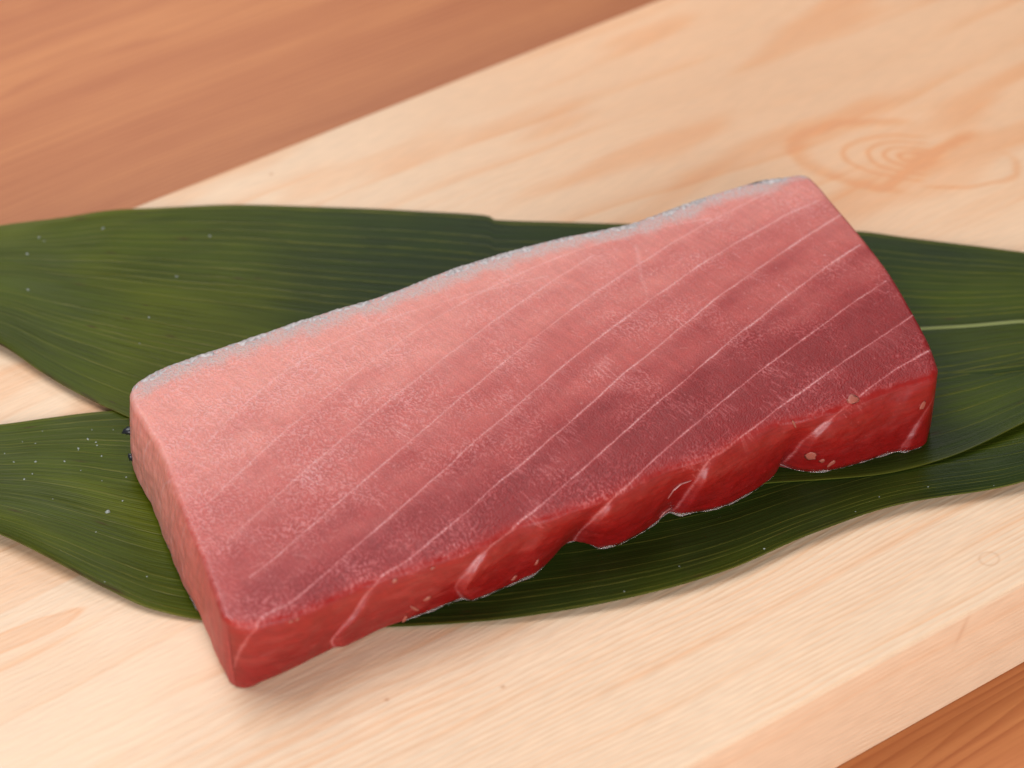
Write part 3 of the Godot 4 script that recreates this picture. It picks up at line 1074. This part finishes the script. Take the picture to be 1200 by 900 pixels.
func make_crumbs(root: Node3D) -> void:
	var m := StandardMaterial3D.new()
	m.resource_name = "cream_fat"
	m.albedo_color = Color(0.64, 0.33, 0.27)
	m.roughness = 0.4
	m.subsurf_scatter_enabled = true
	m.subsurf_scatter_strength = 0.1
	for k in CRUMBS.size() / 5:
		var x: float = CRUMBS[k * 5]
		var y: float = CRUMBS[k * 5 + 1]
		var a := fresh()
		blob(a, block_point(x, y, 0.002), Vector3(float(CRUMBS[k * 5 + 2]) * 0.5, 0.022, float(CRUMBS[k * 5 + 3]) * 0.5) * 0.01, surface_basis(x, y, CRUMBS[k * 5 + 4]), k)
		put("fat_crumb", commit(a), m, root)
	# curled white threads of gristle in the clefts of the front
	var w := StandardMaterial3D.new()
	w.resource_name = "white_gristle"
	w.albedo_color = Color(0.62, 0.36, 0.34)
	w.roughness = 0.3
	for t in [[12.05, 10.35, 12.18, 10.02, 12.38, 9.84, 12.66, 9.78], [11.95, 11.40, 12.08, 11.20, 12.30, 11.24, 12.42, 11.42]]:
		var c := Curve3D.new()
		for i in t.size() / 2:
			c.add_point(block_point(t[i * 2], t[i * 2 + 1], 0.008 + (0.015 if i == 1 else 0.0)))
		var pts := PackedVector3Array()
		var rad := PackedFloat32Array()
		var n: int = (t.size() / 2 - 1) * 5
		for i in n + 1:
			pts.append(c.samplef(i / 5.0))
			rad.append(0.00028 * (0.35 + 0.65 * sin(PI * i / n)))
		var a := fresh()
		tube(a, pts, rad, 7)
		put("gristle_thread", commit(a), w, root)


func make_film(root: Node3D) -> void:
	# the bead of juice where the block meets the leaf
	var pts := PackedVector3Array()
	var rad := PackedFloat32Array()
	var n := noise(95, 2)
	for k in 150:
		var y := lerpf(3.5, WIDE - 0.1, k / 149.0)
		if y < 7.6:
			pts.append(block_point(-DEEP * 0.985, y, 0.02) + Vector3(0, -0.0002, 0))
			rad.append(0.00018 + 0.0004 * n.get_noise_1d(y * 1.6))
	var a := fresh()
	rad[0] = 0.0001
	rad[rad.size() - 1] = 0.0001
	tube(a, pts, rad, 8, 0.8)
	pts = PackedVector3Array()
	rad = PackedFloat32Array()
	for k in 420:
		var x := lerpf(4.7, 19.6, k / 419.0)
		pts.append(block_point(x, WIDE + DEEP * 0.985, 0.02) + Vector3(0, -0.0002, 0))
		rad.append(0.00012 + 0.00045 * n.get_noise_1d(x * 1.2))
	rad[0] = 0.0001
	rad[rad.size() - 1] = 0.0001
	tube(a, pts, rad, 8, 0.8)
	var m := StandardMaterial3D.new()
	m.resource_name = "clear_juice"
	m.albedo_color = Color(1, 0.94, 0.92, 0.14)
	m.roughness = 0.03
	m.refraction_enabled = true
	m.refraction_scale = 0.033
	m.transparency = BaseMaterial3D.TRANSPARENCY_ALPHA
	put("juice_film", commit(a), m, root)


func make_ice() -> void:
	rng.seed = 41
	var m := StandardMaterial3D.new()
	m.resource_name = "frost_crumb"
	m.albedo_color = Color(0.52, 0.54, 0.50)
	m.roughness = 0.25
	var a := fresh()
	for k in 30:
		var x := rng.randf_range(-13.6, -8.6)
		var v := clampf(rng.randfn(0.42, 0.24), 0.04, 0.97)
		var s := rng.randf_range(0.17, 0.38) * (1.8 if rng.randf() < 0.12 else 1.0) * 0.001
		blob(a, leaf_point(LOWER_FAR, LOWER_NEAR, 0.02, x, v), Vector3(s, s * 0.5, s * 0.8), Basis(Vector3.UP, rng.randf() * TAU), k)
	for k in 8:
		var x := rng.randf_range(-3.0, 13.0)
		var s := rng.randf_range(0.15, 0.32) * 0.001
		blob(a, leaf_point(LOWER_FAR, LOWER_NEAR, 0.02, x, rng.randf_range(0.86, 0.985)), Vector3(s, s * 0.5, s * 0.8), Basis(Vector3.UP, rng.randf() * TAU), k)
	tag(put("frost_crumbs", commit(a), m), "tiny white frost crumbs scattered over the lower leaf", "frost", "", "stuff")
	var b := fresh()
	for k in 12:
		var x := rng.randf_range(-14.5, -4.0)
		var v := rng.randf_range(0.06, 0.8)
		var s := rng.randf_range(0.2, 0.5) * 0.001
		blob(b, leaf_point(UPPER_FAR, UPPER_NEAR, 0.075, x, v), Vector3(s, s * 0.5, s * 0.8), Basis(Vector3.UP, rng.randf() * TAU), k)
	tag(put("frost_crumbs", commit(b), m), "tiny white frost crumbs scattered over the upper leaf", "frost", "", "stuff")
